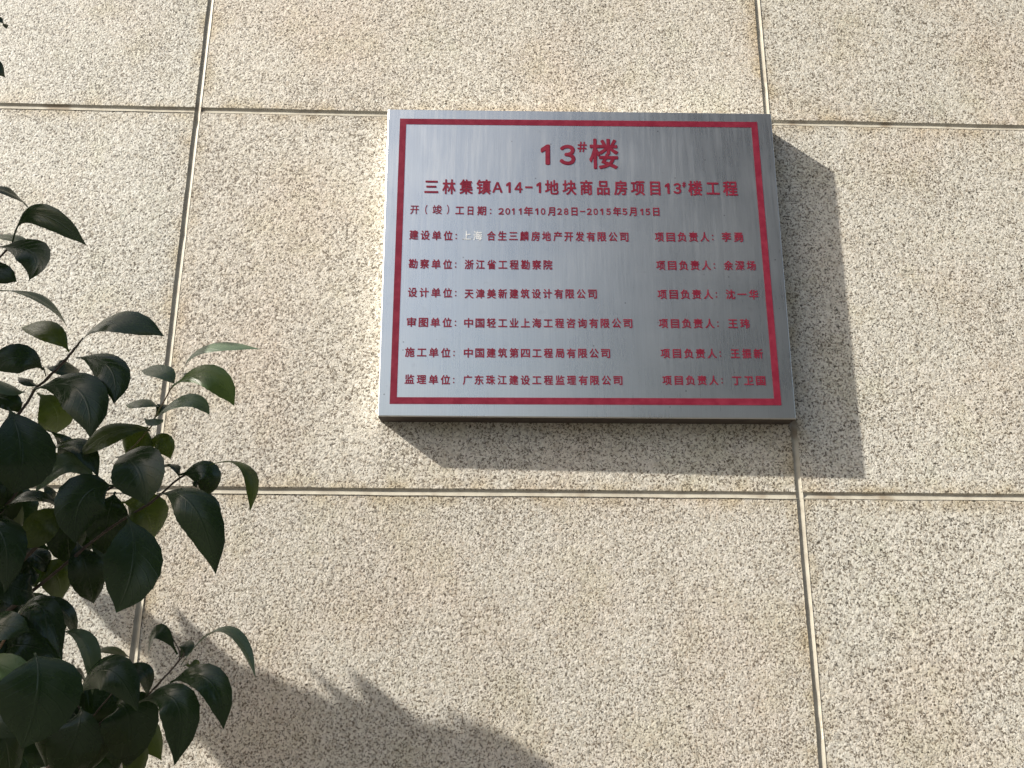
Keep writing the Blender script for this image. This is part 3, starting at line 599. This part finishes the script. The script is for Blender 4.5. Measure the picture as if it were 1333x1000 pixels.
# ------------------------------------------------------------------ steel plaque
T = 0.035
pc = Vector((sum(p[0] for p in PLAQUE) / 4, 0, sum(p[1] for p in PLAQUE) / 4))
plaque = empty('building_plaque', (pc.x, -0.0, pc.z))
tag(plaque, 'brushed steel plaque with red Chinese lettering and red border on the granite wall', 'plaque')
def pl_child(name, v, f, mat, smooth=False):
    return link(name, [Vector(q) - pc for q in v], f, mat, plaque, smooth)
# folded sheet box with a small rounded edge
def inset(poly, d):
    n = len(poly); out = []
    for i in range(n):
        a, b, c = Vector(poly[i - 1]), Vector(poly[i]), Vector(poly[(i + 1) % n])
        e1 = (b - a).normalized(); e2 = (c - b).normalized()
        n1 = Vector((e1.y, -e1.x)); n2 = Vector((e2.y, -e2.x))
        k = n1 + n2
        out.append(b + k * (d / (0.5 * k.dot(k))))
    return [tuple(q) for q in out]
RB = 0.0016
rings = []
for k in range(6):
    a = math.pi / 2 * k / 5
    rings.append((inset(PLAQUE, RB * (1 - math.sin(a))), -T + RB * (1 - math.cos(a))))
rings.append((PLAQUE, -0.002))
rings.append((inset(PLAQUE, 0.003), -0.002))
rings.append((inset(PLAQUE, 0.003), -0.0002))
V = []; Fc = []
for poly, y in rings:
    V += [(q[0], y, q[1]) for q in poly]
Fc.append((3, 2, 1, 0))
for r in range(len(rings) - 1):
    for k in range(4):
        a = r * 4 + k; b = r * 4 + (k + 1) % 4
        Fc.append((a, b, b + 4, a + 4))
body = link('plaque_body', [Vector(q) - pc for q in V], Fc, STEEL, plaque, False, [(q[0], q[2]) for q in V])
UNDERSHADE = mat_plain('shaded_underside', (0.045, 0.034, 0.028), (0.085, 0.066, 0.052), 60.0, 0.7, 0.3, 0.0005)  # shade under the plaque, put into a dark brown colour
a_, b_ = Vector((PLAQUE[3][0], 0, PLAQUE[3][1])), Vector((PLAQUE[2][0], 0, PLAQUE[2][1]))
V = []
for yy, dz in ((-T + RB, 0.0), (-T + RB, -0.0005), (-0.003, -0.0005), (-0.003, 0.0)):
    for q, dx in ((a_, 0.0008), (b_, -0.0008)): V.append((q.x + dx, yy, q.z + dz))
pl_child('underside_shade', V, [(0, 1, 3, 2), (2, 3, 5, 4), (4, 5, 7, 6), (0, 2, 4, 6), (1, 7, 5, 3)], UNDERSHADE)  # thin dark strip laid on the underside in place of shade
YF = -T - 0.0003
BW = 0.0098
ob = BORDER; ib = inset(BORDER, BW)
V = [(q[0], YF, q[1]) for q in ob] + [(q[0], YF, q[1]) for q in ib]
Fc = [(a, (a + 1) % 4, (a + 1) % 4 + 4, a + 4) for a in range(4)]
pl_child('border_line', V, [tuple(reversed(q)) for q in Fc], RED)

GL = {}
def glyph(ch):
    if ch not in GL:
        cu = bpy.data.curves.new('glyph', 'FONT'); cu.body = ch; cu.resolution_u = 4; cu.fill_mode = 'FRONT'
        o = bpy.data.objects.new('glyph', cu); COL.objects.link(o)
        bpy.context.view_layer.update()
        dg = bpy.context.evaluated_depsgraph_get()
        me = bpy.data.meshes.new_from_object(o.evaluated_get(dg))
        vs = [(q.co.x, q.co.y) for q in me.vertices]; fs = [tuple(p.vertices) for p in me.polygons]
        bpy.data.objects.remove(o); bpy.data.curves.remove(cu); bpy.data.meshes.remove(me)
        x0 = min(q[0] for q in vs); x1 = max(q[0] for q in vs); y0 = min(q[1] for q in vs); y1 = max(q[1] for q in vs)
        if ch == '１':                      # sans-serif one: stem and flag
            vs = [(.22, 0), (.36, 0), (.36, .72), (.25, .72), (.0, .575), (.0, .46), (.22, .555)]
            fs = [(0, 1, 2, 3, 6), (3, 4, 5, 6)]; x0, x1, y0, y1 = 0, .36, 0, .72
        GL[ch] = (vs, fs, x0, x1, y0, y1)
    return GL[ch]
FULL = glyph('国')
THIN = '一－三人丁：工'
for toks, wt, kind in LINES:
    V = []; Fc = []
    for ch, xa, xb, zc, hh in toks:
        if ch == ' ': continue
        vs, fs, x0, x1, y0, y1 = glyph(ch)
        wt_m = wt * 0.00050
        e = wt_m
        sx = (xb - xa - 2 * e) / max(x1 - x0, 1e-4)
        if ch in '０１２３４５８Ａ':
            sz = (hh * (0.80 if len(toks) > 3 else 1.0) - 2 * e) / (y1 - y0); zmid = (y0 + y1) / 2
        elif ch != '＃':
            em = hh / (FULL[5] - FULL[4]); sz = em; zmid = (FULL[4] + FULL[5]) / 2
        else:
            sz = (hh - 2 * e) / (y1 - y0); zmid = (y0 + y1) / 2
        if ch == '：': sx = sz = sz * 0.8
        elif ch != '＃' and ch not in '０１２３４５８Ａ－': sx = min(sx, sz * 1.10)
        if ch == '：': wt_m *= 0.5
        # printed stroke thickened by overlaying shifted copies, each a hair further out
        offs = [(0, 0)] if wt_m <= 0 else [(wt_m * math.cos(q * math.pi / 4), wt_m * math.sin(q * math.pi / 4)) for q in range(8)] + [(0, 0)]
        if wt > 2: offs += [(a * .5, b * .5) for a, b in offs[:8]]
        for qi, (dx, dz) in enumerate(offs):
            base = len(V)
            for (a, b) in vs:
                V.append(((xa + xb) / 2 + (a - (x0 + x1) / 2) * sx + dx, YF - 0.00002 * qi, zc + (b - zmid) * sz + dz))
            Fc += [tuple(base + i for i in f) for f in fs]
    pl_child('lettering' if kind == 'red' else 'faded_lettering', V, Fc, RED if kind == 'red' else GHOST)

plaque.rotation_euler.z = -0.0095            # hangs a touch off square: its right edge stands further from the stone

# ------------------------------------------------------------------ camellia shrub
SB = Vector((-0.30, -0.52, 0.05))
shrub = empty('camellia_shrub', SB)
tag(shrub, 'glossy dark green leafy shrub with thin branches at the left in front of the wall', 'shrub')

def bez(b, m, t, s):
    # quadratic curve that passes through m at s = .5
    c = m * 2 - (b + t) * 0.5
    return b * (1 - s) ** 2 + c * 2 * s * (1 - s) + t * s * s
def bez_t(b, m, t, s):
    c = m * 2 - (b + t) * 0.5
    return ((c - b) * 2 * (1 - s) + (t - c) * 2 * s)

def leaf_geo(b, m, t, width, N, R, rows=18, cols=6, fold=None, pet=0.07):
    V, Fc, UV = [], [], []
    wv = R.uniform(0, 6.28); wa = R.uniform(0.02, 0.06)
    curl = R.uniform(0.10, 0.45)
    fold = R.uniform(0.12, 0.50) if fold is None else fold
    pk = R.uniform(0.85, 1.25)
    twist = R.uniform(-0.7, 0.7) if rows > 10 else 0.0
    for i in range(rows + 1):
        s = i / rows
        P = bez(b, m, t, s); tg = bez_t(b, m, t, s).normalized()
        Nt = Matrix.Rotation(twist * (s - 0.4), 3, tg) @ N
        S = tg.cross(Nt)
        S = S.normalized() if S.length > 1e-6 else tg.orthogonal().normalized()
        U = S.cross(tg).normalized()
        if U.dot(Nt) < 0: U = -U
        if s < pet: w = 0.030
        else:
            q = (s - pet) / (1 - pet)
            w = math.sin(math.pi * min(1, q ** (0.98 * pk))) ** 0.70
            if q > 0.86: w *= 1 - 0.60 * (q - 0.86) / 0.14          # drawn-out tip
            w = max(w, 0.030 * (1 - q))
            w *= 1 + (0.018 if i % 2 else -0.018)                  # finely toothed margin
        hw = max(width * 0.535 * w, 0.0009 if s < pet + 0.03 else 0.0)
        for k in range(cols + 1):
            c = k / cols * 2 - 1
            lift = abs(c) * fold - c * c * curl + wa * math.sin(s * 9 + wv + (2 if c > 0 else 0)) * abs(c)
            V.append(P + S * (c * hw) + U * (lift * hw))
            UV.append((k / cols, s))
    for i in range(rows):
        for k in range(cols):
            a = i * (cols + 1) + k
            Fc.append((a, a + cols + 1, a + cols + 2, a + 1))
    return V, Fc, UV

def add_leaf(b, m, t, width, N, kind, R, rows=18, cols=6, **kw):
    v, f, uv = leaf_geo(b, m, t, width, N, R, rows, cols, **kw)
    # outward side of the faces is the glossy upper side
    return link('leaf', [q - SB for q in v], f, LEAF[kind], shrub, True, uv)

for i, (b, m, t, w, N, k) in enumerate(LEAVES):
    R = random.Random(100 + i)
    add_leaf(Vector(b), Vector(m), Vector(t), w, Vector(N), k, R, pet=(0.24 if i == 0 else 0.16 if i in (9, 38, 51, 52) else 0.08))

for i, tw in enumerate(TWIGS):                       # the stems in view
    pts = [(Vector(q[:3]), q[3]) for q in tw]
    v, f = tube(smooth_path(pts, 4, 0.0004), 8)
    link('twig', [q - SB for q in v], f, SHOOT if i in (4, 9, 11) else BARK, shrub, True)

# trunk and the limbs outside the picture that carry the twigs
trunk = [(SB + Vector((0, 0, -0.05)), 0.016), (SB + Vector((0.015, 0.01, 0.4)), 0.014), (SB + Vector((-0.01, -0.015, 0.9)), 0.012),
         (SB + Vector((0.0, 0.0, 1.35)), 0.010), (SB + Vector((-0.03, 0.01, 1.75)), 0.007), (SB + Vector((-0.05, 0.02, 2.15)), 0.004)]
v, f = tube(smooth_path(trunk, 5, 0.001), 10)
link('trunk', [q - SB for q in v], f, BARK, shrub, True)
def limb(a, b, r0, r1, sag=0.03):
    mid = (a + b) / 2 + Vector((0, 0, -sag))
    v, f = tube(smooth_path([(a, r0), (mid, (r0 + r1) / 2), (b, r1)], 5, 0.001), 8)
    link('branch', [q - SB for q in v], f, BARK, shrub, True)
for i in (0, 1, 2, 3, 5, 6, 9):
    q = Vector(TWIGS[i][0][:3]); r = TWIGS[i][0][3]
    zt = max(0.5, q.z - 0.22)
    limb(Vector((SB.x, SB.y, zt)), q, r * 2.2, r * 1.1)

# foliage further left: shades what is in view and throws the long shadow low on the wall
def in_view(p, mg=0.03):
    d = p - cam.matrix_world.translation
    z = d.dot(cF)
    return z > 0 and d.dot(cR) / z > -(0.606 + mg) and abs(d.dot(cU) / z) < 0.50
count = len(LEAVES)

def rand_leaf_at(c, N, R, L=None, k='d', rows=8, cols=4):
    L = L or R.uniform(0.055, 0.085)
    ax = N.orthogonal().normalized()
    ax = Matrix.Rotation(R.uniform(0, 6.28), 3, N) @ ax
    b = c - ax * L * 0.5; t = c + ax * L * 0.5 - N * R.uniform(0.0, 0.012)
    return leaf_geo(b, c, t, L * R.uniform(0.42, 0.52), N, R, rows, cols)
def put_leaf(c, N, R, k='d'):
    v, f, uv = rand_leaf_at(c, N, R)
    if any(in_view(q, 0.004) for q in v): return False
    link('leaf', [q - SB for q in v], f, LEAF[k], shrub, True, uv)
    return True
R = random.Random(5)
# the branch close to the wall
made = 0
pts = []
for (x, z, r) in SHADE:
    a = (x + 0.305 + 0.075) / 3.5 + 0.01
    for q in range(1 if r < 0.04 else 2):
        for tries in range(6):
            aa = max(0.05, a + R.uniform(0.0, 0.03) + tries * 0.012)
            jx, jz = R.uniform(-.3, .3) * r, R.uniform(-.3, .3) * r
            c = Vector((x + jx, 0, z + jz)) - SUN * (aa / SUN.y)
            N = (-SUN + Vector((R.uniform(-.5, .5), R.uniform(-.5, .5), R.uniform(-.5, .5)))).normalized()
            if put_leaf(c, N, R): count += 1; made += 1; pts.append(c); break
pts.sort(key=lambda p: p.y)
limb(Vector((SB.x, SB.y, 1.45)), pts[0] + Vector((-0.03, -0.02, 0)), 0.006, 0.004)
path = [(pts[i] + Vector((-0.015, 0, -0.01)), 0.0035 - 0.002 * i / len(pts)) for i in range(0, len(pts), 7)]
v, f = tube(smooth_path(path, 3), 6)
link('branch', [q - SB for q in v], f, BARK, shrub, True)
# leaves between the sun and the leaves in view
for i, (b, m, t, w, N, k) in enumerate(LEAVES):
    if (k in 'lp' and i % 3) or (k == 'b' and i % 2) or i in (22, 28): continue
    for q in range(2 if k == 'd' else 1):
        if count >= 285: break
        for tries in range(10):
            s = 0.22 + 0.05 * tries + R.uniform(0, 0.06)
            c = (Vector(m) * 0.6 + Vector(t if q else b) * 0.4) - SUN * s + Vector((R.uniform(-.012, .012),) * 3)
            N2 = (-SUN + Vector((R.uniform(-.5, .5), R.uniform(-.5, .5), R.uniform(-.5, .5)))).normalized()
            if put_leaf(c, N2, R): count += 1; break
for zz in (1.75, 1.95, 2.12):
    limb(Vector((SB.x, SB.y, zz - 0.15)), Vector((-0.14, -0.60, zz)), 0.005, 0.002)
# the lower, unseen body of the shrub
V = []; Fc = []; UV = []
for i in range(420):
    th = R.uniform(0, 6.28); rr = 0.32 * math.sqrt(R.random()); z = R.uniform(0.25, 1.9)
    c = Vector((SB.x - 0.12 + rr * math.cos(th), SB.y - 0.05 + rr * math.sin(th) * 0.9, z))
    if z > 1.0: c.x -= 0.10
    n = Vector((math.cos(th), math.sin(th), R.uniform(0.2, 1.4))).normalized()
    v, f, uv = rand_leaf_at(c, n, R, None, 'd', 6, 2)
    if any(in_view(q, 0.02) for q in v): continue
    # keep the sunlit wall in view free of its shadow
    s = -c.y / SUN.y; hx_ = c.x + SUN.x * s; hz_ = c.z + SUN.z * s
    if -0.25 < hx_ < 1.25 and hz_ > 1.15: continue
    o = len(V); V += v; UV += uv; Fc += [tuple(o + k for k in q) for q in f]
st = link('foliage', [q - SB for q in V], Fc, LEAF['d'], shrub, True, UV)
st['kind'] = 'stuff'
